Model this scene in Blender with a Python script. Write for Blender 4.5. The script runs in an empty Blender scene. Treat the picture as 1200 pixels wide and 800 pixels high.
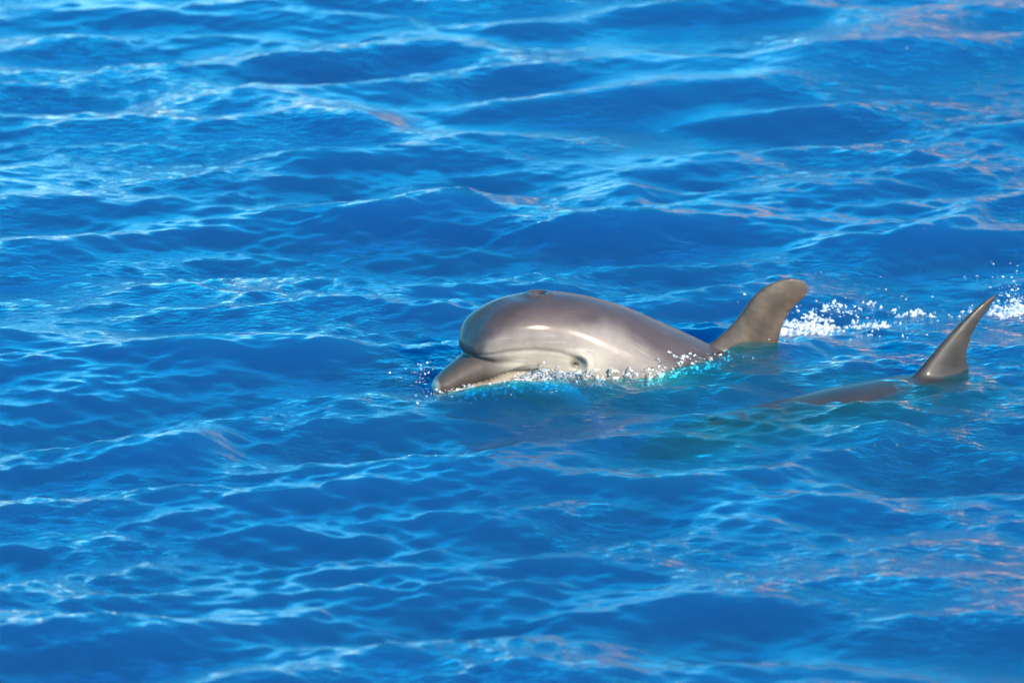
import bpy, math
import numpy as np
from mathutils import Vector

R = math.radians
rng = np.random.default_rng(11)
scene = bpy.context.scene
COL = scene.collection

# ------------------------------------------------------------------ camera
PITCH = 16.0
DIST = 20.0
cam_d = bpy.data.cameras.new('camera')
cam = bpy.data.objects.new('camera', cam_d)
COL.objects.link(cam)
cam.location = (0, -DIST * math.cos(R(PITCH)), DIST * math.sin(R(PITCH)))
cam.rotation_euler = (R(90 - PITCH), 0, 0)
cam_d.sensor_width = 36
cam_d.lens = 240
cam_d.clip_start = 0.5
cam_d.clip_end = 20000
cam_d.dof.use_dof = True
cam_d.dof.focus_distance = 19.9
cam_d.dof.aperture_fstop = 3.3
scene.camera = cam

# ------------------------------------------------------------------ sky and sun
SUN_EL, SUN_AZ = 27.0, 45.0          # azimuth: degrees to the right of straight behind the camera
sd = Vector((math.sin(R(SUN_AZ)) * math.cos(R(SUN_EL)), -math.cos(R(SUN_AZ)) * math.cos(R(SUN_EL)), math.sin(R(SUN_EL))))
world = bpy.data.worlds.new('World')
scene.world = world
world.use_nodes = True
wn = world.node_tree.nodes
bg = wn['Background']
sky = wn.new('ShaderNodeTexSky')
sky.sky_type = 'NISHITA'
sky.sun_disc = False
sky.sun_elevation = R(SUN_EL)
sky.sun_rotation = math.atan2(sd.x, sd.y)
sky.air_density = 0.9
sky.dust_density = 0.0
sky.ozone_density = 5.0
hs = wn.new('ShaderNodeHueSaturation')          # the picture is developed with strong colour
hs.inputs['Saturation'].default_value = 1.42
hs.inputs['Hue'].default_value = 0.477
world.node_tree.links.new(sky.outputs[0], hs.inputs['Color'])
world.node_tree.links.new(hs.outputs[0], bg.inputs[0])
bg.inputs[1].default_value = 0.15
sun_d = bpy.data.lights.new('sun', 'SUN')
sun_d.energy = 3.0
sun_d.angle = R(0.5)
sun_d.color = (1.0, 0.80, 0.58)
sun = bpy.data.objects.new('sun', sun_d)
sun.rotation_euler = sd.to_track_quat('Z', 'Y').to_euler()
COL.objects.link(sun)
scene.view_settings.view_transform = 'Standard'
scene.view_settings.look = 'None'
scene.view_settings.gamma = 1.0
scene.view_settings.exposure = 1.96
scene.cycles.use_denoising = True
scene.cycles.max_bounces = 8
scene.cycles.glossy_bounces = 3
scene.cycles.diffuse_bounces = 2
scene.cycles.volume_bounces = 1
scene.cycles.transparent_max_bounces = 24

# ------------------------------------------------------------------ helpers
def tag(o, label=None, cat=None, group=None, kind=None):
    for k, v in (('label', label), ('category', cat), ('group', group), ('kind', kind)):
        if v:
            o[k] = v
    return o

def mesh_obj(name, V, F, mat, parent=None, smooth=True):
    """V (n,3) float, F list of (m,k) int arrays"""
    me = bpy.data.meshes.new(name)
    V = np.asarray(V, np.float32)
    if isinstance(F, np.ndarray):
        F = [F]
    nl = sum(f.size for f in F)
    npoly = sum(len(f) for f in F)
    me.vertices.add(len(V))
    me.vertices.foreach_set('co', V.ravel())
    me.loops.add(nl)
    me.loops.foreach_set('vertex_index', np.concatenate([f.ravel() for f in F]).astype(np.int32))
    me.polygons.add(npoly)
    tot = np.concatenate([np.full(len(f), f.shape[1], np.int32) for f in F])
    st = np.concatenate([[0], np.cumsum(tot)[:-1]]).astype(np.int32)
    me.polygons.foreach_set('loop_start', st)
    if smooth:
        me.polygons.foreach_set('use_smooth', np.ones(npoly, bool))
    me.update(calc_edges=True)
    if mat:
        me.materials.append(mat)
    o = bpy.data.objects.new(name, me)
    COL.objects.link(o)
    o.parent = parent
    return o

def new_mat(name):
    m = bpy.data.materials.new(name)
    m.use_nodes = True
    return m, m.node_tree.nodes, m.node_tree.links

def sstep(a, b, x):
    t = np.clip((np.asarray(x, float) - a) / (b - a), 0, 1)
    return t * t * (3 - 2 * t)

def px(u, v, z=0.0):
    """point on the plane z, read off the photograph while measuring the place"""
    c = np.array(cam.location)
    p = R(PITCH)
    f = np.array([0, math.cos(p), -math.sin(p)])
    up = np.array([0, math.sin(p), math.cos(p)])
    k = 36 / 240 / 1200
    d = f + np.array([1, 0, 0]) * (u - 600) * k + up * (400 - v) * k
    t = (z - c[2]) / d[2]
    return c + d * t

# ------------------------------------------------------------------ materials
def sea_material():
    m, n, l = new_mat('sea_water')
    n.remove(n['Principled BSDF'])
    out = n['Material Output']
    geo = n.new('ShaderNodeNewGeometry')
    def noise(scale, detail, rough, sy=1.0, rot=0.0):
        mp = n.new('ShaderNodeMapping')
        mp.inputs['Scale'].default_value = (scale, scale * sy, scale * 0.5)
        mp.inputs['Rotation'].default_value = (0, 0, rot)
        l.new(geo.outputs['Position'], mp.inputs['Vector'])
        t = n.new('ShaderNodeTexNoise')
        t.inputs['Scale'].default_value = 1.0
        t.inputs['Detail'].default_value = detail
        t.inputs['Roughness'].default_value = rough
        l.new(mp.outputs[0], t.inputs['Vector'])
        return t.outputs['Fac']
    fine = noise(20, 4.0, 0.6, 2.0, 0.2)
    patch = noise(1.1, 2.0, 0.5)
    ramp = n.new('ShaderNodeMapRange')
    ramp.interpolation_type = 'SMOOTHSTEP'
    ramp.inputs['From Min'].default_value = 0.40
    ramp.inputs['From Max'].default_value = 0.64
    ramp.inputs['To Min'].default_value = 0.18
    ramp.inputs['To Max'].default_value = 1.0
    l.new(patch, ramp.inputs['Value'])
    mul = n.new('ShaderNodeMath'); mul.operation = 'MULTIPLY'
    l.new(fine, mul.inputs[0]); l.new(ramp.outputs[0], mul.inputs[1])
    bump = n.new('ShaderNodeBump')
    bump.inputs['Strength'].default_value = 1.0
    bump.inputs['Distance'].default_value = 0.015
    l.new(mul.outputs[0], bump.inputs['Height'])
    fres = n.new('ShaderNodeFresnel')
    ior = n.new('ShaderNodeMapRange')               # the same reflectance for light entering and leaving
    ior.inputs['To Min'].default_value = 1.333; ior.inputs['To Max'].default_value = 1 / 1.333
    l.new(geo.outputs['Backfacing'], ior.inputs['Value']); l.new(ior.outputs[0], fres.inputs['IOR'])
    l.new(bump.outputs[0], fres.inputs['Normal'])
    tr = n.new('ShaderNodeBsdfTransparent')
    tr.inputs['Color'].default_value = (1, 1, 1, 1)
    gl = n.new('ShaderNodeBsdfGlossy')
    gl.inputs['Roughness'].default_value = 0.07
    l.new(bump.outputs[0], gl.inputs['Normal'])
    mix = n.new('ShaderNodeMixShader')
    l.new(fres.outputs[0], mix.inputs[0]); l.new(tr.outputs[0], mix.inputs[1]); l.new(gl.outputs[0], mix.inputs[2])
    l.new(mix.outputs[0], out.inputs['Surface'])
    sc = n.new('ShaderNodeVolumeScatter')
    sc.inputs['Color'].default_value = (1, 1, 1, 1)
    sc.inputs['Density'].default_value = 0.96
    sc.inputs['Anisotropy'].default_value = 0.0
    ab = n.new('ShaderNodeVolumeAbsorption')
    ab.inputs['Color'].default_value = (0.0, 0.895, 0.9695, 1)
    ab.inputs['Density'].default_value = 47.0
    add = n.new('ShaderNodeAddShader')
    l.new(sc.outputs[0], add.inputs[0]); l.new(ab.outputs[0], add.inputs[1])
    l.new(add.outputs[0], out.inputs['Volume'])
    return m

def skin_material():
    m, n, l = new_mat('dolphin_skin')
    b = n['Principled BSDF']
    at = n.new('ShaderNodeAttribute'); at.attribute_name = 'skin'
    rest = n.new('ShaderNodeAttribute'); rest.attribute_name = 'rest'
    t = n.new('ShaderNodeTexNoise')
    t.inputs['Scale'].default_value = 14; t.inputs['Detail'].default_value = 6; t.inputs['Roughness'].default_value = 0.65
    l.new(rest.outputs['Vector'], t.inputs['Vector'])
    mr = n.new('ShaderNodeMapRange')
    mr.inputs['From Min'].default_value = 0.3; mr.inputs['From Max'].default_value = 0.7
    mr.inputs['To Min'].default_value = 0.80; mr.inputs['To Max'].default_value = 1.16
    l.new(t.outputs['Fac'], mr.inputs['Value'])
    # small scuffs
    t2 = n.new('ShaderNodeTexVoronoi'); t2.inputs['Scale'].default_value = 42
    l.new(rest.outputs['Vector'], t2.inputs['Vector'])
    r2 = n.new('ShaderNodeMapRange')
    r2.inputs['From Min'].default_value = 0.02; r2.inputs['From Max'].default_value = 0.07
    r2.inputs['To Min'].default_value = 0.72; r2.inputs['To Max'].default_value = 1.0
    l.new(t2.outputs['Distance'], r2.inputs['Value'])
    mp = n.new('ShaderNodeMapping'); mp.inputs['Scale'].default_value = (9, 30, 150); mp.inputs['Rotation'].default_value = (.1, .35, .0)
    l.new(rest.outputs['Vector'], mp.inputs['Vector'])
    t4 = n.new('ShaderNodeTexNoise'); t4.inputs['Scale'].default_value = 1; t4.inputs['Detail'].default_value = 2
    l.new(mp.outputs[0], t4.inputs['Vector'])
    r4 = n.new('ShaderNodeMapRange')
    r4.inputs['From Min'].default_value = .62; r4.inputs['From Max'].default_value = .74
    r4.inputs['To Min'].default_value = 1.0; r4.inputs['To Max'].default_value = 1.45
    l.new(t4.outputs['Fac'], r4.inputs['Value'])
    t5 = n.new('ShaderNodeTexNoise'); t5.inputs['Scale'].default_value = 3.2; t5.inputs['Detail'].default_value = 5; t5.inputs['Roughness'].default_value = .6
    l.new(rest.outputs['Vector'], t5.inputs['Vector'])
    r5 = n.new('ShaderNodeMapRange')
    r5.inputs['From Min'].default_value = .3; r5.inputs['From Max'].default_value = .7
    r5.inputs['To Min'].default_value = .74; r5.inputs['To Max'].default_value = 1.22
    l.new(t5.outputs['Fac'], r5.inputs['Value'])
    m0 = n.new('ShaderNodeMath'); m0.operation = 'MULTIPLY'
    l.new(r4.outputs[0], m0.inputs[0]); l.new(r5.outputs[0], m0.inputs[1])
    m1 = n.new('ShaderNodeMath'); m1.operation = 'MULTIPLY'
    l.new(m0.outputs[0], m1.inputs[0]); l.new(r2.outputs[0], m1.inputs[1])
    mm = n.new('ShaderNodeMath'); mm.operation = 'MULTIPLY'
    l.new(mr.outputs[0], mm.inputs[0]); l.new(m1.outputs[0], mm.inputs[1])
    vm = n.new('ShaderNodeVectorMath'); vm.operation = 'SCALE'
    l.new(at.outputs['Color'], vm.inputs[0]); l.new(mm.outputs[0], vm.inputs['Scale'])
    l.new(vm.outputs[0], b.inputs['Base Color'])
    b.inputs['Roughness'].default_value = 0.55
    b.inputs['Specular IOR Level'].default_value = 0.25
    b.inputs['Coat Weight'].default_value = 0.2
    b.inputs['Coat Roughness'].default_value = 0.16
    b.inputs['Coat IOR'].default_value = 1.33
    bp = n.new('ShaderNodeBump'); bp.inputs['Strength'].default_value = 0.25; bp.inputs['Distance'].default_value = 0.003
    t3 = n.new('ShaderNodeTexNoise'); t3.inputs['Scale'].default_value = 30; t3.inputs['Detail'].default_value = 3
    l.new(rest.outputs['Vector'], t3.inputs['Vector'])
    l.new(t3.outputs['Fac'], bp.inputs['Height'])
    l.new(bp.outputs[0], b.inputs['Normal'])
    return m

M_SEA = sea_material()
M_SKIN = skin_material()

# ------------------------------------------------------------------ the sea
def axis(a, b, step, far, g):
    core = np.arange(a, b + step / 2, step)
    lo, hi = [], []
    s, p = step, b
    while p < far:
        s *= g; p += s; hi.append(p)
    s, p = step, a
    while p > -far:
        s *= g; p -= s; lo.append(p)
    return np.concatenate([lo[::-1], core, hi])

def wave_set():
    w = []
    lam = 1.9
    while lam > 0.052:
        # mean direction of travel: roughly towards the camera, long waves narrower
        spread = 28 if lam > 0.14 else 42
        for k in range(4):
            th = R(-90 + 8 + rng.normal() * spread)
            la = lam * rng.uniform(0.88, 1.12)
            k_ = 2 * math.pi / la
            slope = 0.035 * (0.95 if lam > 0.5 else (1.3 if lam > .13 else 1.35))
            if lam > 1.0:
                slope *= 0.55
            w.append((k_ * math.cos(th), k_ * math.sin(th), slope / k_ * rng.uniform(0.6, 1.3), rng.uniform(0, 6.283), la))
        lam /= 1.16
    return w

WAVES = wave_set()

RIDGES = [  # crest lines: list of (u, v, height), width
    ([(500, 466, .0), (530, 460, .012), (570, 451, .040), (612, 446, .048), (645, 445, .046), (690, 448, .030), (740, 448, .010), (790, 444, .0)], .075),
    ([(665, 440, .0), (720, 436, -.030), (780, 428, -.040), (830, 416, -.020), (865, 408, .0)], .13),
    ([(825, 420, .0), (850, 410, .020), (885, 400, .040), (930, 396, .040), (980, 402, .018), (1020, 410, .0)], .10),
    ([(130, 120, .0), (220, 108, .04), (330, 112, .055), (430, 132, .045), (500, 150, .0)], .22),
    ([(170, 432, .0), (250, 420, .03), (330, 404, .045), (375, 398, .055), (430, 410, .02), (480, 425, .0)], .13),
    ([(640, 240, .0), (690, 222, .03), (735, 212, .05), (770, 220, .02), (800, 232, .0)], .14),
    ([(380, 250, .0), (450, 230, .03), (520, 226, .04), (580, 238, .02), (640, 250, .0)], .13),
    ([(1030, 290, .0), (1090, 270, .03), (1140, 248, .04), (1170, 250, .0)], .12),
    ([(860, 90, .0), (960, 52, .05), (1050, 40, .055), (1130, 52, .03), (1200, 70, .0)], .30),
    ([(900, 535, .0), (980, 520, .02), (1040, 505, .03), (1080, 505, .0)], .12),
    ([(760, 620, .0), (860, 590, .03), (960, 575, .035), (1080, 585, .0)], .18),
    ([(80, 560, .0), (170, 520, .04), (230, 505, .05), (290, 530, .0)], .2),
    ([(560, 790, .0), (620, 770, .03), (700, 775, .03), (760, 790, .0)], .15),
]

def bumps(X, Y):
    h = np.zeros_like(X)
    for pts, wd in RIDGES:
        P = np.array([np.append(px(u, v, hh)[:2], hh) for u, v, hh in pts])
        i0, i1 = [np.searchsorted(X[0], q) for q in (P[:, 0].min() - 3 * wd, P[:, 0].max() + 3 * wd)]
        j0, j1 = [np.searchsorted(Y[:, 0], q) for q in (P[:, 1].min() - 3 * wd, P[:, 1].max() + 3 * wd)]
        x = X[j0:j1, i0:i1]; y = Y[j0:j1, i0:i1]
        xs_ = np.linspace(P[0, 0], P[-1, 0], 60)
        cy = pchip(P[:, 0], P[:, 1], np.clip(x, P[0, 0], P[-1, 0])); ch = pchip(P[:, 0], P[:, 2], np.clip(x, P[0, 0], P[-1, 0]))
        d = (y - cy) / wd
        # steeper towards the camera, a long back
        prof = np.exp(-(d / (1.05 + .25 * np.tanh(d * 1.5))) ** 2)
        ends = sstep(P[0, 0] - wd, P[0, 0] + wd, x) * (1 - sstep(P[-1, 0] - wd, P[-1, 0] + wd, x))
        h[j0:j1, i0:i1] += (ch * prof * ends).astype(np.float32)
    return h

def sea_height(X, Y, sp):
    h = np.zeros(X.shape, np.float32)
    dx = np.zeros_like(h); dy = np.zeros_like(h)
    # gust patches modulate the short ripples
    g1 = 0.5 + 0.5 * np.sin(X * 1.7 + 1.3 * np.sin(Y * 0.9 + 0.4) + 0.6) * np.sin(Y * 1.15 + 0.8 * np.sin(X * 1.3) + 1.0)
    far = sstep(0.6, 4.2, Y).astype(np.float32)
    calm = 1 - .8 * np.exp(-((X - .22) / .42) ** 2 - ((Y + .42) / .34) ** 2)     # the animal's own pressure smooths the chop
    calm *= 1 - .65 * np.exp(-((X - .95) / .55) ** 2 - ((Y + .62 - .5 * (X - .95)) / .22) ** 2)
    for kx, ky, A, ph, la in WAVES:
        wgt = np.clip(la / (4 * sp) - 0.35, 0, 1)
        a = A * wgt
        if la > .25:
            a = a * calm
        if la < 0.35:
            a = a * (0.35 + 0.85 * g1) * (1 - 0.5 * far)
        c = kx * X + ky * Y + ph
        k = math.hypot(kx, ky)
        h += a * np.sin(c)
        q = 0.5 * a * np.cos(c)
        dx += q * kx / k; dy += q * ky / k
    return h, dx, dy

def build_sea():
    xs = axis(-2.15, 2.15, 0.0075, 2500, 1.14)
    ys = axis(-3.5, 5.0, 0.0095, 2500, 1.14)
    X, Y = np.meshgrid(xs.astype(np.float32), ys.astype(np.float32))
    sx = np.gradient(xs).astype(np.float32); sy = np.gradient(ys).astype(np.float32)
    sp = np.maximum(sx[None, :], sy[:, None])
    h, dx, dy = sea_height(X, Y, sp)
    h = h + bumps(X, Y)
    global SEA
    SEA = (xs, ys, h)
    V = np.stack([X + dx, Y + dy, h], -1).reshape(-1, 3)
    ny, nx = X.shape
    idx = np.arange(nx * ny).reshape(ny, nx)
    Q = np.stack([idx[:-1, :-1], idx[:-1, 1:], idx[1:, 1:], idx[1:, :-1]], -1).reshape(-1, 4)
    # walls and floor close the body of water
    rim = np.concatenate([idx[0, :], idx[1:, -1], idx[-1, -2::-1], idx[-2:0:-1, 0]])
    n0 = len(V)
    B = V[rim].copy(); B[:, 2] = -8.0
    V = np.concatenate([V, B, [[0, 0, -8.0]]])
    m = len(rim); i = np.arange(m); j = (i + 1) % m
    S = np.stack([rim[i], n0 + i, n0 + j, rim[j]], -1)
    T = np.stack([n0 + i, np.full(m, n0 + m), n0 + j], -1)
    o = mesh_obj('sea', V, [Q, S, T], M_SEA)
    tag(o, kind='structure')
    return o

def sea_z(x, y):
    xs, ys, h = SEA
    i = np.clip(np.searchsorted(xs, x) - 1, 0, len(xs) - 2); j = np.clip(np.searchsorted(ys, y) - 1, 0, len(ys) - 2)
    a = np.clip((x - xs[i]) / (xs[i + 1] - xs[i]), 0, 1); b = np.clip((y - ys[j]) / (ys[j + 1] - ys[j]), 0, 1)
    return (h[j, i] * (1 - a) + h[j, i + 1] * a) * (1 - b) + (h[j + 1, i] * (1 - a) + h[j + 1, i + 1] * a) * b

# ------------------------------------------------------------------ dolphins
def pchip(xk, yk, x):
    xk = np.asarray(xk, float); yk = np.asarray(yk, float)
    h = np.diff(xk); d = np.diff(yk) / h
    m = np.zeros(len(xk))
    for i in range(1, len(xk) - 1):
        if d[i - 1] * d[i] > 0:
            w1 = 2 * h[i] + h[i - 1]; w2 = h[i] + 2 * h[i - 1]
            m[i] = (w1 + w2) / (w1 / d[i - 1] + w2 / d[i])
    m[0] = d[0]; m[-1] = d[-1]
    k = np.clip(np.searchsorted(xk, x) - 1, 0, len(h) - 1)
    t = (x - xk[k]) / h[k]
    return ((2*t**3-3*t**2+1)*yk[k] + (t**3-2*t**2+t)*h[k]*m[k] + (-2*t**3+3*t**2)*yk[k+1] + (t**3-t**2)*h[k]*m[k+1])

def nz(P, scale, seed):
    g = np.random.default_rng(seed); v = np.zeros(len(P))
    for _ in range(9):
        k = g.normal(size=3); k *= scale * g.uniform(.6, 1.6) / np.linalg.norm(k)
        v += np.sin(P @ k + g.uniform(0, 6.28))
    return v / 3

def loft(table, pole0, pole1, n=120, seg=64, dens=1.6):
    """table rows: s, top, bottom, half width, power of the section"""
    T = np.asarray(table, float)
    u = np.linspace(0, 1, n) ** dens
    s = T[0, 0] + (T[-1, 0] - T[0, 0]) * u
    top, bot, w, p = [pchip(T[:, 0], T[:, k], s) for k in (1, 2, 3, 4)]
    a = np.linspace(0, 2 * math.pi, seg, endpoint=False)
    ca, sa = np.cos(a), np.sin(a)
    e = (2 / p)[:, None]
    yy = w[:, None] * np.sign(ca) * np.abs(ca) ** e
    zz = (top + bot)[:, None] / 2 + (top - bot)[:, None] / 2 * np.sign(sa) * np.abs(sa) ** e
    ss = np.repeat(s[:, None], seg, 1)
    V = np.stack([ss, yy, zz], -1).reshape(-1, 3)
    idx = np.arange(n * seg).reshape(n, seg)
    nx = np.roll(idx, -1, 1)
    Q = np.stack([idx[:-1], idx[1:], nx[1:], nx[:-1]], -1).reshape(-1, 4)
    V = np.concatenate([V, [pole0, pole1]])
    T0 = np.stack([np.full(seg, n * seg), idx[0], nx[0]], -1)
    T1 = np.stack([np.full(seg, n * seg + 1), nx[-1], idx[-1]], -1)
    return V, Q, np.concatenate([T0, T1])

def wing(rows, root, chord, span, thick, n=40, seg=40, sweep_curve=None):
    """rows: distance along span, leading edge, trailing edge, thickness"""
    T = np.asarray(rows, float)
    t = np.linspace(T[0, 0], T[-1, 0], n)
    le, tr, th = [pchip(T[:, 0], T[:, k], t) for k in (1, 2, 3)]
    a = np.linspace(0, 2 * math.pi, seg, endpoint=False)
    c = (1 - np.cos(a)) / 2                              # 0 at the leading edge, 1 at the trailing edge
    prof = np.sign(np.sin(a)) * (np.sqrt(np.clip(c, 0, 1)) * (1 - c) * 2.0 + 0.10 * np.sqrt(np.clip(c * (1 - c), 0, 1)) * 2)
    cc = le[:, None] + (tr - le)[:, None] * c[None]
    hh = th[:, None] / 2 * prof[None]
    root, chord, span, thick = [np.asarray(v, float) for v in (root, chord, span, thick)]
    P = root + cc[..., None] * chord + t[:, None, None] * span + hh[..., None] * thick
    V = P.reshape(-1, 3)
    idx = np.arange(n * seg).reshape(n, seg)
    nx = np.roll(idx, -1, 1)
    Q = np.stack([idx[:-1], idx[1:], nx[1:], nx[:-1]], -1).reshape(-1, 4)
    V = np.concatenate([V, [P[0].mean(0), P[-1].mean(0)]])
    T0 = np.stack([np.full(seg, n * seg), idx[0], nx[0]], -1)
    T1 = np.stack([np.full(seg, n * seg + 1), nx[-1], idx[-1]], -1)
    return V, Q, np.concatenate([T0, T1])

BODY = [(.082, .074, .056, .022, 2.4), (.085, .083, .050, .042, 2.7), (.093, .096, .043, .055, 2.9), (.107, .116, .036, .074, 3.0), (.132, .144, .022, .093, 2.9),
        (.172, .170, .004, .105, 2.65), (.215, .187, -.018, .116, 2.4), (.27, .199, -.045, .128, 2.25), (.34, .205, -.085, .142, 2.2),
        (.45, .211, -.125, .166, 2.1), (.60, .226, -.165, .188, 2.0), (.80, .240, -.19, .203, 2.0), (1.0, .240, -.185, .196, 2.0),
        (1.2, .228, -.155, .172, 2.0), (1.5, .190, -.08, .112, 2.0), (1.75, .150, -.01, .06, 2.0), (1.95, .115, .04, .028, 2.0), (2.08, .09, .06, .014, 2.0)]
UPPER = [(-.024, -.032, -.046, .011, 2.0), (-.020, -.024, -.052, .021, 2.1), (-.010, -.014, -.056, .030, 2.2), (.010, -.001, -.055, .037, 2.3), (.035, .014, -.050, .043, 2.3), (.065, .030, -.044, .050, 2.3), (.10, .047, -.038, .060, 2.3),
         (.135, .056, -.030, .076, 2.3), (.18, .058, -.014, .094, 2.2), (.24, .054, .000, .106, 2.2), (.31, .042, .006, .112, 2.2), (.38, .030, .008, .11, 2.0), (.42, .024, .010, .10, 2.0)]
LOWER = [(-.020, -.050, -.060, .010, 2.0), (-.015, -.047, -.066, .019, 2.1), (-.004, -.046, -.072, .029, 2.2), (.02, -.046, -.078, .038, 2.3), (.05, -.043, -.083, .046, 2.3), (.09, -.036, -.086, .057, 2.3),
         (.13, -.026, -.090, .073, 2.3), (.18, -.008, -.092, .094, 2.2), (.24, .006, -.100, .113, 2.2), (.34, .012, -.122, .136, 2.2), (.45, .0, -.142, .150, 2.1), (.58, -.03, -.135, .12, 2.0)]
FLIPPER = [(-.06, -.02, .16, .07), (0, 0, .14, .05), (.08, .03, .145, .034), (.18, .10, .175, .024), (.26, .17, .215, .014), (.29, .21, .228, .006)]
FLUKE = [(-.03, -.02, .16, .05), (0, .0, .16, .045), (.08, .05, .17, .03), (.17, .12, .20, .02), (.24, .19, .235, .012), (.27, .232, .25, .005)]

FIN_A = [(-.10, -.13, .30, .115), (-.05, -.040, .262, .080), (-.015, -.006, .246, .056), (.02, .018, .242, .044), (.055, .046, .245, .037), (.10, .083, .263, .031), (.125, .107, .287, .027),
         (.147, .134, .310, .024), (.165, .162, .316, .020), (.180, .194, .308, .015), (.188, .220, .295, .011), (.192, .245, .275, .006)]
FIN_B = [(-.10, -.12, .28, .14), (-.05, -.06, .225, .10), (-.015, -.016, .195, .070), (.02, .020, .178, .052), (.055, .052, .168, .042), (.10, .092, .172, .034), (.14, .127, .186, .027),
         (.18, .163, .206, .020), (.21, .191, .222, .014), (.228, .212, .230, .009), (.236, .222, .230, .005)]

FIN_A = [(a * 1.12, b * 1.12, c * 1.10, d) for a, b, c, d in FIN_A]

def make_body(fin, fin_s, fin_z, voxel, fin_lean=0.0):
    parts = [loft(BODY, (.081, 0, .065), (2.09, 0, .075), 260, 72, 1.5),
             loft(UPPER, (-.0255, 0, -.039), (.43, 0, .015), 120, 56, 1.5),
             loft(LOWER, (-.0215, 0, -.055), (.59, 0, -.08), 120, 56, 1.5),
             wing(fin, (fin_s, 0, fin_z), (1, 0, 0), (0, fin_lean, 1), (0, 1, 0), 60)]
    for sg in (-1, 1):
        parts.append(wing(FLIPPER, (.52, sg * .13, -.10), (1, 0, 0), (.25, sg * .72, -.6), (0, .6 * sg, .72)))
        parts.append(wing(FLUKE, (1.93, 0, .075), (1, 0, 0), (0, sg, 0), (0, 0, 1)))
    V, F, off = [], [], 0
    me = bpy.data.meshes.new('raw')
    faces = []
    for v, q, t in parts:
        V.append(v); faces += (q + off).tolist() + (t + off).tolist(); off += len(v)
    me.from_pydata(np.concatenate(V).tolist(), [], faces)
    o = bpy.data.objects.new('raw', me)
    COL.objects.link(o)
    md = o.modifiers.new('r', 'REMESH'); md.mode = 'VOXEL'; md.voxel_size = voxel; md.adaptivity = 0
    s2 = o.modifiers.new('s', 'SMOOTH'); s2.factor = 0.5; s2.iterations = 4
    dg = bpy.context.evaluated_depsgraph_get()
    em = o.evaluated_get(dg).to_mesh()
    co = np.empty(len(em.vertices) * 3, np.float32); em.vertices.foreach_get('co', co)
    nf = len(em.polygons)
    li = np.empty(len(em.loops), np.int32); em.loops.foreach_get('vertex_index', li)
    ls = np.empty(nf, np.int32); em.polygons.foreach_get('loop_start', ls)
    lt = np.empty(nf, np.int32); em.polygons.foreach_get('loop_total', lt)
    nr = np.empty(len(em.vertices) * 3, np.float32); em.vertices.foreach_get('normal', nr)
    q = lt == 4
    Q = li[ls[q][:, None] + np.arange(4)]
    Fs = [Q]
    if (~q).any():
        Fs.append(li[ls[~q][:, None] + np.arange(3)])
    bpy.data.objects.remove(o)
    return co.reshape(-1, 3).astype(float), Fs, nr.reshape(-1, 3).astype(float)

EYE = (.385, .034)          # s, z
HOLE = .305

def details(P, N):
    s, y, z = P.T
    d = np.zeros(len(P))
    side = np.abs(y)
    # eye socket with a raised lid behind and above it
    r2 = ((s - EYE[0]) / .026) ** 2 + ((z - EYE[1]) / .017) ** 2
    on = side > .06
    d -= on * .012 * np.exp(-r2 ** 1.5)
    rr = np.sqrt(((s - EYE[0] + .006) / 1.15) ** 2 + (z - EYE[1] + .004) ** 2)
    d += on * .008 * np.exp(-((rr - .032) / .009) ** 2) * sstep(-.6, .7, np.cos(np.arctan2(z - EYE[1], s - EYE[0]) - .5))
    # blowhole: a crescent pit
    up = N[:, 2] > .5
    hr = np.sqrt(((s - HOLE) / .9) ** 2 + y ** 2)
    d -= up * .016 * np.exp(-(hr / .016) ** 4)
    d += up * .005 * np.exp(-((hr - .030) / .012) ** 2)
    # the hollow of the neck just before the hole
    d -= up * .006 * np.exp(-((s - HOLE + .045) / .03) ** 2 - (y / .05) ** 2)
    # fold running from the crease above the beak back to the eye
    zf = np.interp(s, [.06, .10, .16, .24, .32, .39], [.045, .055, .066, .068, .060, .046])
    f = np.exp(-((z - zf) / .006) ** 2) * sstep(.07, .11, s) * (1 - sstep(.37, .40, s)) * (N[:, 2] < .8)
    d -= .0035 * f
    # the edge between the front of the melon and its side
    sr = np.interp(z, [.03, .09, .14, .17, .195], [.094, .104, .126, .155, .225])
    d += .002 * np.exp(-((s - sr - .004) / .012) ** 2) * sstep(.04, .07, z) * (side > .025)
    return P + N * d[:, None], f

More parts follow.
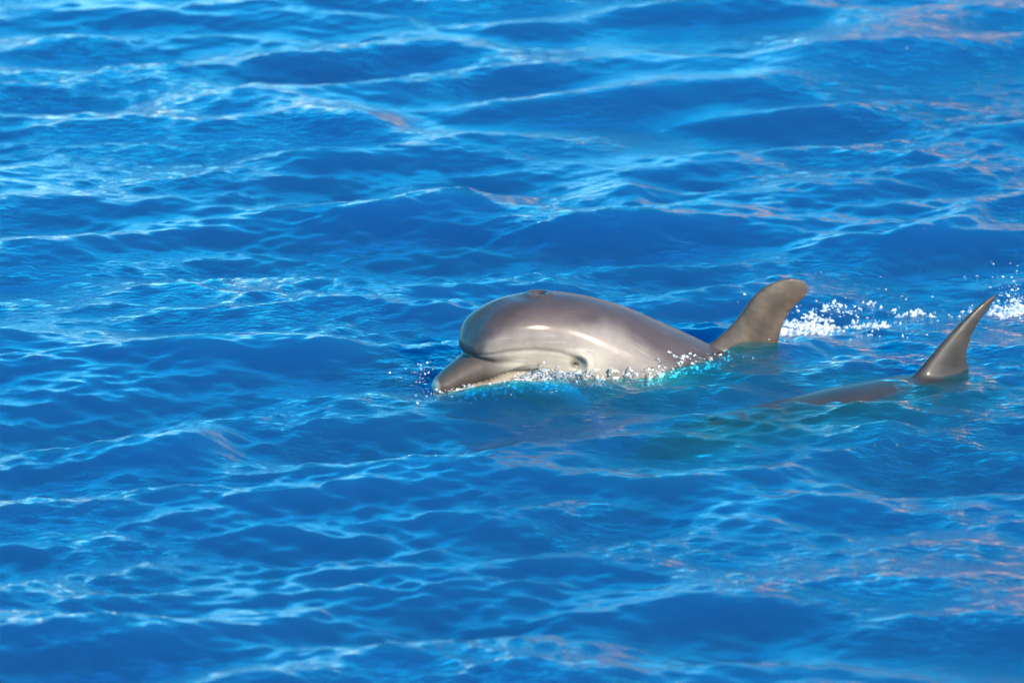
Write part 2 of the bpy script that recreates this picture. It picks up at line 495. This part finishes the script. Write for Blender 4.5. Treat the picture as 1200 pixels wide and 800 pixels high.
def skin_colour(P, N, f):
    s, y, z = P.T
    side = np.abs(y)
    cape = np.array([.046, .032, .031]); mid = np.array([.115, .094, .084]); pale = np.array([.265, .225, .178]); beak = np.array([.040, .027, .020])
    # height round the body, 1 on the back, 0 on the belly
    top = pchip([-.1, .05, .11, .2, .34, .6, 1.0, 1.5, 2.1], [.0, .11, .155, .186, .199, .226, .24, .19, .09], np.clip(s, -.1, 2.1))
    bot = pchip([-.1, .0, .2, .45, .8, 1.2, 1.7, 2.1], [-.03, -.05, -.09, -.13, -.19, -.155, -.02, .06], np.clip(s, -.1, 2.1))
    u = (z - bot) / (top - bot)
    wob = .03 * np.sin(s * 9) + .015 * np.sin(s * 23 + 1)
    pale = pale * (1 - .40 * sstep(.40, .7, s))[:, None]
    mid = mid * (1 - .3 * sstep(.5, .8, s))[:, None]
    c = pale + (mid - pale) * (sstep(.40, .74, u + wob) * (1 - sstep(.36, .62, s)) + sstep(.10, .40, u) * sstep(.36, .62, s))[:, None]
    c = c + (cape - c) * sstep(.74, .86, u + wob + .035 * nz(P, 26, 21) + .012 * nz(P, 90, 22))[:, None]
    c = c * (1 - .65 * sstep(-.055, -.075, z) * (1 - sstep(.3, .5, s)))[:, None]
    # front of the melon: dark cape stripe, with that face's shade painted in
    sr = np.interp(z, [.03, .09, .14, .17, .195], [.094, .104, .126, .155, .225])
    front = (1 - sstep(sr - .010, sr + .012, s)) * sstep(.035, .05, z)
    c = c + (np.array([.066, .043, .040]) - c) * (front * .88)[:, None]
    # beak: brownish grey above the mouth, lighter towards the cheek and on the lower jaw
    mouth = np.interp(s, [-.03, .0, .035, .065, .10, .135, .18, .24, .31], [-.052, -.051, -.047, -.042, -.036, -.029, -.012, .002, .009])
    ub = sstep(mouth - .001, mouth + .003, z) * (1 - sstep(.035, .065, z)) * (1 - sstep(.10, .22, s))
    c = c + (beak - c) * (ub * .95)[:, None]
    tip = 1 - sstep(-.022, -.006, s + .25 * np.abs(y))
    c = c + (np.array([.42, .34, .24]) - c) * (tip * .85)[:, None]
    # mouth line
    ml = np.exp(-((z - mouth) / .0035) ** 2) * (1 - sstep(.26, .31, s)) * (side > .004)
    c = c * (1 - .72 * ml)[:, None]
    c = c * (1 - .30 * f)[:, None]  # crease shade of the fold, painted along its groove
    # round the eye
    r2 = ((s - EYE[0] + .005) / .024) ** 2 + ((z - EYE[1] + .004) / .014) ** 2
    c = c * (1 - .85 * np.exp(-r2 ** 1.3) * (side > .06))[:, None]  # shade of the socket painted into the skin
    st = np.exp(-((z - (EYE[1] + .012 + .10 * np.clip(EYE[0] - s, 0, .3))) / .008) ** 2) * sstep(.26, .36, s) * (1 - sstep(.39, .41, s))
    c = c * (1 - .25 * st)[:, None]
    hr = np.sqrt((s - HOLE) ** 2 + y ** 2)
    c = c * (1 - .55 * np.exp(-(hr / .016) ** 4) * (N[:, 2] > .3))[:, None]
    # dorsal fin
    fin = sstep(-.005, .03, z - top) * (s > .7) * (s < 1.6)
    blot = 1 + .22 * nz(P, 60, 8) * fin + .12 * nz(P, 170, 9) * fin
    c = c + (np.array([.046, .032, .023]) * blot[:, None] - c) * fin[:, None]
    return c

def pose(P, origin, yaw_k, pitch_k, roll, axis_z=.06):
    """bend along a spine; yaw_k and pitch_k are (s, degrees) keys; returns world points"""
    sg = np.linspace(-.1, 2.4, 1001)
    yw = np.radians(pchip(*zip(*yaw_k), sg)); pt = np.radians(pchip(*zip(*pitch_k), sg))
    # backward direction of the spine (from beak to tail)
    T = np.stack([np.cos(pt) * np.cos(yw), np.cos(pt) * np.sin(yw), np.sin(pt)], -1)
    C = np.cumsum(T, 0) * (sg[1] - sg[0])
    C -= np.array([np.interp(0, sg, C[:, k]) for k in range(3)])
    Lr = np.stack([-np.sin(yw), np.cos(yw), np.zeros_like(yw)], -1)          # away from the camera
    U = np.cross(T, Lr)
    cr, sr = math.cos(roll), math.sin(roll)
    L2 = Lr * cr + U * sr; U2 = U * cr - Lr * sr
    s = P[:, 0]
    g = lambda A: np.stack([np.interp(s, sg, A[:, k]) for k in range(3)], -1)
    return np.asarray(origin) + g(C) + g(L2) * P[:, 1:2] + g(U2) * (P[:, 2:3] - axis_z)

def dolphin(fin, fin_s, fin_z, voxel, origin, yaw_k, pitch_k, roll, label, lean=0.0, tone=1.0):
    P, F, N = make_body(fin, fin_s, fin_z, voxel, lean)
    P2, f = details(P, N)
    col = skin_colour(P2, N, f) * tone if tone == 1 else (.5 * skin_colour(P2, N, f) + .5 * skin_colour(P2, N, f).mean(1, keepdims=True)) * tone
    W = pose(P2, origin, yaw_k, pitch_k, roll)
    root = bpy.data.objects.new('dolphin', None)
    COL.objects.link(root)
    base = np.asarray(origin, float)
    root.location = base
    tag(root, label, 'dolphin', 'dolphins swimming at the surface')
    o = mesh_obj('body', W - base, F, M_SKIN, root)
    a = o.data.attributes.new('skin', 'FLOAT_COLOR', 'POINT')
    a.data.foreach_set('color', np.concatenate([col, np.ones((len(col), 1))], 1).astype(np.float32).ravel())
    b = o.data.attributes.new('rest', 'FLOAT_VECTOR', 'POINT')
    b.data.foreach_set('vector', P.astype(np.float32).ravel())
    # eyes: small dark globes seated in the sockets
    for sg in (-1, 1):
        sel = (np.sign(P[:, 1]) == sg) & (np.hypot(P[:, 0] - EYE[0], P[:, 2] - EYE[1]) < .012)
        yv = np.abs(P[sel, 1]).mean()
        th = np.linspace(0, math.pi, 13); ph = np.linspace(0, 2 * math.pi, 20, endpoint=False)
        S = np.stack([np.outer(np.sin(th), np.cos(ph)) * .015, np.outer(np.sin(th), np.sin(ph)) * .010, np.outer(np.cos(th), np.ones(20)) * .008], -1).reshape(-1, 3)
        S += np.array([EYE[0], sg * (yv - .0205), EYE[1]])
        idx = np.arange(13 * 20).reshape(13, 20); nx = np.roll(idx, -1, 1)
        Q = np.stack([idx[:-1], idx[1:], nx[1:], nx[:-1]], -1).reshape(-1, 4)
        mesh_obj('eye', pose(S, origin, yaw_k, pitch_k, roll) - base, Q, M_EYE, root)
    return root, W, P2

M_EYE, n_, l_ = new_mat('dolphin_eye')
n_['Principled BSDF'].inputs['Base Color'].default_value = (.018, .013, .010, 1)
n_['Principled BSDF'].inputs['Roughness'].default_value = .08

build_sea()
D1_O = (-.205, -.47, .10)
D1 = dolphin(FIN_A, .836, .268, .004, D1_O,
        [(-.1, 30), (.3, 29), (.6, 18), (1.0, 16), (2.4, 14)],
        [(-.1, 2), (.22, -2), (.42, -18), (.62, -33), (.80, -30), (1.0, -12), (1.3, -4), (2.4, 4)], 0.0,
        'grey dolphin with its head and pale cheek raised out of the water')
dolphin(FIN_B, 1.00, .240, .006, (.295, -.955, -.127),
        [(-.1, 32), (.5, 32), (2.4, 30)],
        [(-.1, -3), (.5, -3), (.85, 0), (1.05, -4), (1.4, -14), (2.4, -16)], 0.0,
        'mostly submerged dolphin with only a slender swept fin standing clear of the water', tone=.6)

# ------------------------------------------------------------------ the shore behind, seen only mirrored in the waves
def build_coast():
    nx, ny = 160, 40
    u = np.linspace(0, 1, nx); v = np.linspace(0, 1, ny)
    U, Vv = np.meshgrid(u, v)
    X = -3 + 190 * U
    ridge = (8 + 22 * sstep(.0, .12, U)) * sstep(0, .06, U) * (0.72 + .28 * np.sin(U * 23 + 1) * np.sin(U * 9)) + 1.2 * np.sin(U * 71) + .7 * np.sin(U * 143 + 2)
    prof = np.interp(Vv, [0, .12, .2, .5, 1.0], [-.12, .05, .45, .9, 1.0])
    Y = 72 + 30 * Vv + 5 * np.sin(U * 17) + 2.2 * np.sin(U * 61 + Vv * 9)
    Z = ridge * prof + (.8 * np.sin(U * 190 + Vv * 31) + .6 * np.sin(U * 97 - Vv * 47)) * prof
    Pn = np.stack([X, Y, Z], -1).reshape(-1, 3)
    idx = np.arange(nx * ny).reshape(ny, nx)
    Q = np.stack([idx[:-1, :-1], idx[:-1, 1:], idx[1:, 1:], idx[1:, :-1]], -1).reshape(-1, 4)
    m, n, l = new_mat('shore_rock')
    b = n['Principled BSDF']; b.inputs['Roughness'].default_value = .9
    g = n.new('ShaderNodeNewGeometry')
    t = n.new('ShaderNodeTexNoise'); t.inputs['Scale'].default_value = .2; t.inputs['Detail'].default_value = 5
    l.new(g.outputs['Position'], t.inputs['Vector'])
    r = n.new('ShaderNodeValToRGB')
    e = r.color_ramp.elements
    e[0].position = .40; e[0].color = (.03, .07, .02, 1)
    e[1].position = .47; e[1].color = (.80, .36, .11, 1)
    k = e.new(.62); k.color = (.85, .54, .24, 1)
    l.new(t.outputs['Fac'], r.inputs['Fac']); l.new(r.outputs[0], b.inputs['Base Color'])
    tag(mesh_obj('coast', Pn, Q, m), kind='structure')

build_coast()

# ------------------------------------------------------------------ splash, foam and spray
def ico():
    t = (1 + 5 ** .5) / 2
    v = np.array([(-1, t, 0), (1, t, 0), (-1, -t, 0), (1, -t, 0), (0, -1, t), (0, 1, t), (0, -1, -t), (0, 1, -t), (t, 0, -1), (t, 0, 1), (-t, 0, -1), (-t, 0, 1)], float)
    f = [(0, 11, 5), (0, 5, 1), (0, 1, 7), (0, 7, 10), (0, 10, 11), (1, 5, 9), (5, 11, 4), (11, 10, 2), (10, 7, 6), (7, 1, 8), (3, 9, 4), (3, 4, 2), (3, 2, 6), (3, 6, 8), (3, 8, 9), (4, 9, 5), (2, 4, 11), (6, 2, 10), (8, 6, 7), (9, 8, 1)]
    v = list(v / np.linalg.norm(v[0])); mid = {}; nf = []
    def m(a, b):
        k = (min(a, b), max(a, b))
        if k not in mid:
            p = v[a] + v[b]; v.append(p / np.linalg.norm(p)); mid[k] = len(v) - 1
        return mid[k]
    for a, b, c in f:
        ab, bc, ca = m(a, b), m(b, c), m(c, a)
        nf += [(a, ab, ca), (b, bc, ab), (c, ca, bc), (ab, bc, ca)]
    return np.array(v), np.array(nf)

ICO_V, ICO_F = ico()

def drops(name, C, r, stretch, mat, lumpy=.25, voxel=0):
    """C (n,3) centres, r (n,) radii, stretch (n,3) axis scale"""
    n = len(C)
    ang = rng.uniform(0, 6.28, n)
    B = ICO_V[None] * (1 + lumpy * rng.normal(size=(n, len(ICO_V), 1)) * .5) * stretch[:, None] * r[:, None, None]
    ca, sa = np.cos(ang)[:, None], np.sin(ang)[:, None]
    B = np.stack([B[..., 0] * ca - B[..., 1] * sa, B[..., 0] * sa + B[..., 1] * ca, B[..., 2]], -1) + C[:, None]
    F = (ICO_F[None] + (np.arange(n) * len(ICO_V))[:, None, None]).reshape(-1, 3)
    o = mesh_obj(name, B.reshape(-1, 3), F, mat)
    if voxel:                                    # neighbouring drops run together
        md = o.modifiers.new('join', 'REMESH'); md.mode = 'VOXEL'; md.voxel_size = voxel; md.use_smooth_shade = True
        sm = o.modifiers.new('soft', 'SMOOTH'); sm.factor = .5; sm.iterations = 4
        me = bpy.data.meshes.new_from_object(o.evaluated_get(bpy.context.evaluated_depsgraph_get()))
        o.modifiers.clear(); o.data = me
    tag(o, kind='stuff')
    return o

def water_white(name, clear):
    m, n, l = new_mat(name)
    b = n['Principled BSDF']
    b.inputs['Base Color'].default_value = (.62, .66, .70, 1)
    b.inputs['Roughness'].default_value = .15
    tr = n.new('ShaderNodeBsdfTransparent')
    mx = n.new('ShaderNodeMixShader'); mx.inputs[0].default_value = clear
    l.new(b.outputs[0], mx.inputs[1]); l.new(tr.outputs[0], mx.inputs[2])
    l.new(mx.outputs[0], n['Material Output'].inputs['Surface'])
    return m

M_FOAM = water_white('foam_white', .55)
M_DROP = water_white('splash_drop', .78)
_n, _l = M_DROP.node_tree.nodes, M_DROP.node_tree.links
_g = _n.new('ShaderNodeBsdfGlass'); _g.inputs['IOR'].default_value = 1.333; _g.inputs['Roughness'].default_value = .04
_l.new(_g.outputs[0], [x for x in _n if x.type == 'MIX_SHADER'][0].inputs[2])

def film_material():
    m, n, l = new_mat('water_film')
    n.remove(n['Principled BSDF'])
    fr = n.new('ShaderNodeFresnel'); fr.inputs['IOR'].default_value = 1.333
    gl = n.new('ShaderNodeBsdfGlossy'); gl.inputs['Roughness'].default_value = .12
    df = n.new('ShaderNodeBsdfDiffuse'); df.inputs['Color'].default_value = (.8, .82, .84, 1)
    tr = n.new('ShaderNodeBsdfTransparent'); tr.inputs['Color'].default_value = (.93, .97, 1, 1)
    geo = n.new('ShaderNodeNewGeometry')
    t = n.new('ShaderNodeTexNoise'); t.inputs['Scale'].default_value = 90; t.inputs['Detail'].default_value = 4
    l.new(geo.outputs['Position'], t.inputs['Vector'])
    mr = n.new('ShaderNodeMapRange'); mr.interpolation_type = 'SMOOTHSTEP'
    mr.inputs['From Min'].default_value = .50; mr.inputs['From Max'].default_value = .68
    mr.inputs['To Max'].default_value = .6
    l.new(t.outputs['Fac'], mr.inputs['Value'])
    a = n.new('ShaderNodeMixShader'); l.new(mr.outputs[0], a.inputs[0]); l.new(tr.outputs[0], a.inputs[1]); l.new(df.outputs[0], a.inputs[2])
    b = n.new('ShaderNodeMixShader'); l.new(fr.outputs[0], b.inputs[0]); l.new(a.outputs[0], b.inputs[1]); l.new(gl.outputs[0], b.inputs[2])
    l.new(b.outputs[0], n['Material Output'].inputs['Surface'])
    return m

M_FILM = film_material()

def flank_splash():
    """water breaking along the flank and jaw of the raised head"""
    root, W, P = D1
    body = [c for c in root.children if c.name.startswith('body')][0].data
    N = np.empty(len(W) * 3, np.float32); body.vertices.foreach_get('normal', N); N = N.reshape(-1, 3)
    h = sea_z(W[:, 0], W[:, 1]); s = P[:, 0]
    up = W[:, 2] - h
    band = np.interp(s, [-.04, .02, .1, .2, .28, .34, .42, .55, .70, .84, .9], [.012, .010, .010, .016, .034, .030, .030, .032, .026, .008, .0])
    lump = nz(W, 260, 3) + .6 * nz(W, 620, 4)
    edge = band * (1 + .45 * nz(W, 120, 5)) - up
    off = (.0035 + .0034 * lump) * sstep(.0, .008, edge) - .0015 * (1 - sstep(.0, .004, edge))
    keep = (edge > -.004) & (up > -.03) & (P[:, 1] < .06) & (s < .92)
    q = np.empty(len(body.loops), np.int32); body.loops.foreach_get('vertex_index', q)
    q = q[:len(q) // 4 * 4].reshape(-1, 4)
    q = q[keep[q].all(1)]
    used, inv = np.unique(q, return_inverse=True)
    F = inv.reshape(-1, 4)
    tag(mesh_obj('water_film', (W + N * off[:, None])[used], F, M_FILM), kind='stuff')
    # threads and beads thrown up along the same line
    near = np.nonzero((np.abs(up - band * .6) < .010) & (P[:, 1] < .02) & (s < .8))[0]
    wgt = np.interp(s[near], [-.05, .04, .12, .2, .27, .36, .42, .6, .75, .8], [.5, .15, .2, .6, 2.4, 2.0, .4, .05, .0, .0])
    C, r, st = [], [], []
    for _ in range(150):
        b = W[rng.choice(near, p=wgt / wgt.sum())]
        n = rng.integers(6, 22)
        v = rng.normal(size=3) * [.7, .4, .25] + [0, -.35, .5]
        ln = rng.uniform(.008, .034)
        t = np.sort(rng.random(n))
        p = b + [0, -.004, 0] + v * t[:, None] * ln + np.outer(t * t, [0, 0, -.6 * ln]) + rng.normal(size=(n, 3)) * .0012
        C.append(p); r.append((.0005 + .0016 * rng.random(n) ** 3) * (1.15 - .5 * t)); st.append(rng.uniform(.7, 2.0, (n, 3)))
    # torn lumps of water at the cheek and the beak
    for s0, n, hi in ((.29, 46, .03), (.35, 24, .016), (-.0, 6, .008), (.12, 14, .006), (.20, 20, .008)):
        cand = near[np.abs(s[near] - s0) < .05]
        if len(cand):
            c = W[rng.choice(cand, n)] + rng.normal(size=(n, 3)) * [.012, .006, .003] + np.abs(rng.normal(size=(n, 1))) * [0, -.010, hi * .5]
            C.append(c); r.append(rng.uniform(.0012, .0050, n)); st.append(np.stack([rng.uniform(.8, 2.6, n), rng.uniform(.3, .8, n), rng.uniform(.5, 1.4, n)], -1))
    C, r, st = np.concatenate(C), np.concatenate(r), np.concatenate(st)
    ok = C[:, 2] > sea_z(C[:, 0], C[:, 1]) + .002
    drops('splash', C[ok], r[ok], st[ok], M_DROP, .6, .0011)
    # flying drops about the beak and the cheek
    spots = [((497, 436), .022, .030, 60), ((512, 446), .03, .010, 60), ((655, 436), .05, .022, 50), ((560, 456), .08, .008, 60), ((470, 436), .03, .012, 14), ((545, 388), .012, .02, 8)]
    C = []
    for (u, v), sp_, hi, n in spots:
        p = px(u, v, .02)
        w = p + rng.normal(size=(n, 3)) * [sp_, sp_ * .8, 0]
        w[:, 2] = sea_z(w[:, 0], w[:, 1]) + np.abs(rng.normal(size=n)) * hi
        C.append(w)
    C = np.concatenate(C); n = len(C)
    drops('spray', C, .0006 + .0030 * rng.random(n) ** 5, rng.uniform(.7, 1.3, (n, 3)), M_FOAM, .2)

def froth():
    """lace of torn foam lying on the water behind the fins"""
    VV, FF, off = [], [], 0
    for u, v, rx, ry, amp, seed in ((950, 372, .11, .14, .82, 31), (925, 386, .05, .06, .8, 32), (1018, 378, .07, .08, .55, 33), (1196, 358, .10, .11, 1.15, 34), (1075, 360, .10, .08, .35, 35), (985, 352, .09, .05, .55, 36)):
        c = px(u, v, 0)
        x = np.arange(-2 * rx, 2 * rx, .0028); y = np.arange(-2 * ry, 2 * ry, .0034)
        X, Y = np.meshgrid(x, y)
        P = np.stack([X.ravel() + c[0], Y.ravel() * .8 + c[1], np.zeros(X.size)], -1)
        val = amp * 1.25 * np.exp(-(X.ravel() / rx) ** 2 - (Y.ravel() / ry) ** 2) + .30 * nz(P, 75, seed) + .30 * nz(P, 210, seed + 40) + .22 * nz(P, 560, seed + 80) - .78
        P[:, 2] = sea_z(P[:, 0], P[:, 1]) - .0015 + np.clip(val + .1, 0, .6) * .022 + .0012 * nz(P, 700, seed + 90) * (val > 0)
        idx = np.arange(X.size).reshape(X.shape)
        Q = np.stack([idx[:-1, :-1], idx[:-1, 1:], idx[1:, 1:], idx[1:, :-1]], -1).reshape(-1, 4)
        Q = Q[val[Q].mean(1) > -.06]
        used, inv = np.unique(Q, return_inverse=True)
        VV.append(P[used]); FF.append(inv.reshape(-1, 4) + off); off += len(used)
    tag(mesh_obj('froth', np.concatenate(VV), np.concatenate(FF), M_FOAM), kind='stuff')

def wake_foam():
    C, r = [], []
    def patch(u, v, su, sv, n, up, rmax):
        c = np.array([px(a, b, .0) for a, b in zip(u + np.clip(rng.normal(size=n), -2, 2) * su, v + np.clip(rng.normal(size=n), -2, 2) * sv)])
        c[:, 2] = sea_z(c[:, 0], c[:, 1]) + np.abs(rng.normal(size=n)) * up
        C.append(c); r.append(.0012 + rmax * rng.random(n) ** 4)
    patch(945, 372, 14, 9, 238, .004, 0.0038)
    patch(930, 385, 8, 5, 112, .004, 0.0032)
    patch(985, 358, 16, 6, 67, .006, 0.0026)
    patch(1020, 378, 14, 8, 50, .008, 0.0026)
    patch(1060, 365, 40, 16, 45, .008, 0.0019)
    patch(1190, 358, 12, 9, 238, .022, 0.0045)
    patch(1175, 345, 10, 12, 50, .04, 0.0026)
    patch(1195, 340, 12, 10, 75, .05, 0.0032)
    patch(1100, 350, 60, 30, 75, .03, 0.0016)
    patch(1000, 200, 150, 110, 50, .05, 0.0013)
    patch(860, 410, 40, 10, 75, .004, 0.0019)
    c = np.concatenate(C); rr = np.concatenate(r); n = len(c)
    st = np.stack([rng.uniform(.8, 2.2, n), rng.uniform(.8, 1.4, n), rng.uniform(.4, 1.0, n)], -1)
    drops('foam', c, rr, st, M_FOAM, .4, .0013)

flank_splash()
froth()
wake_foam()
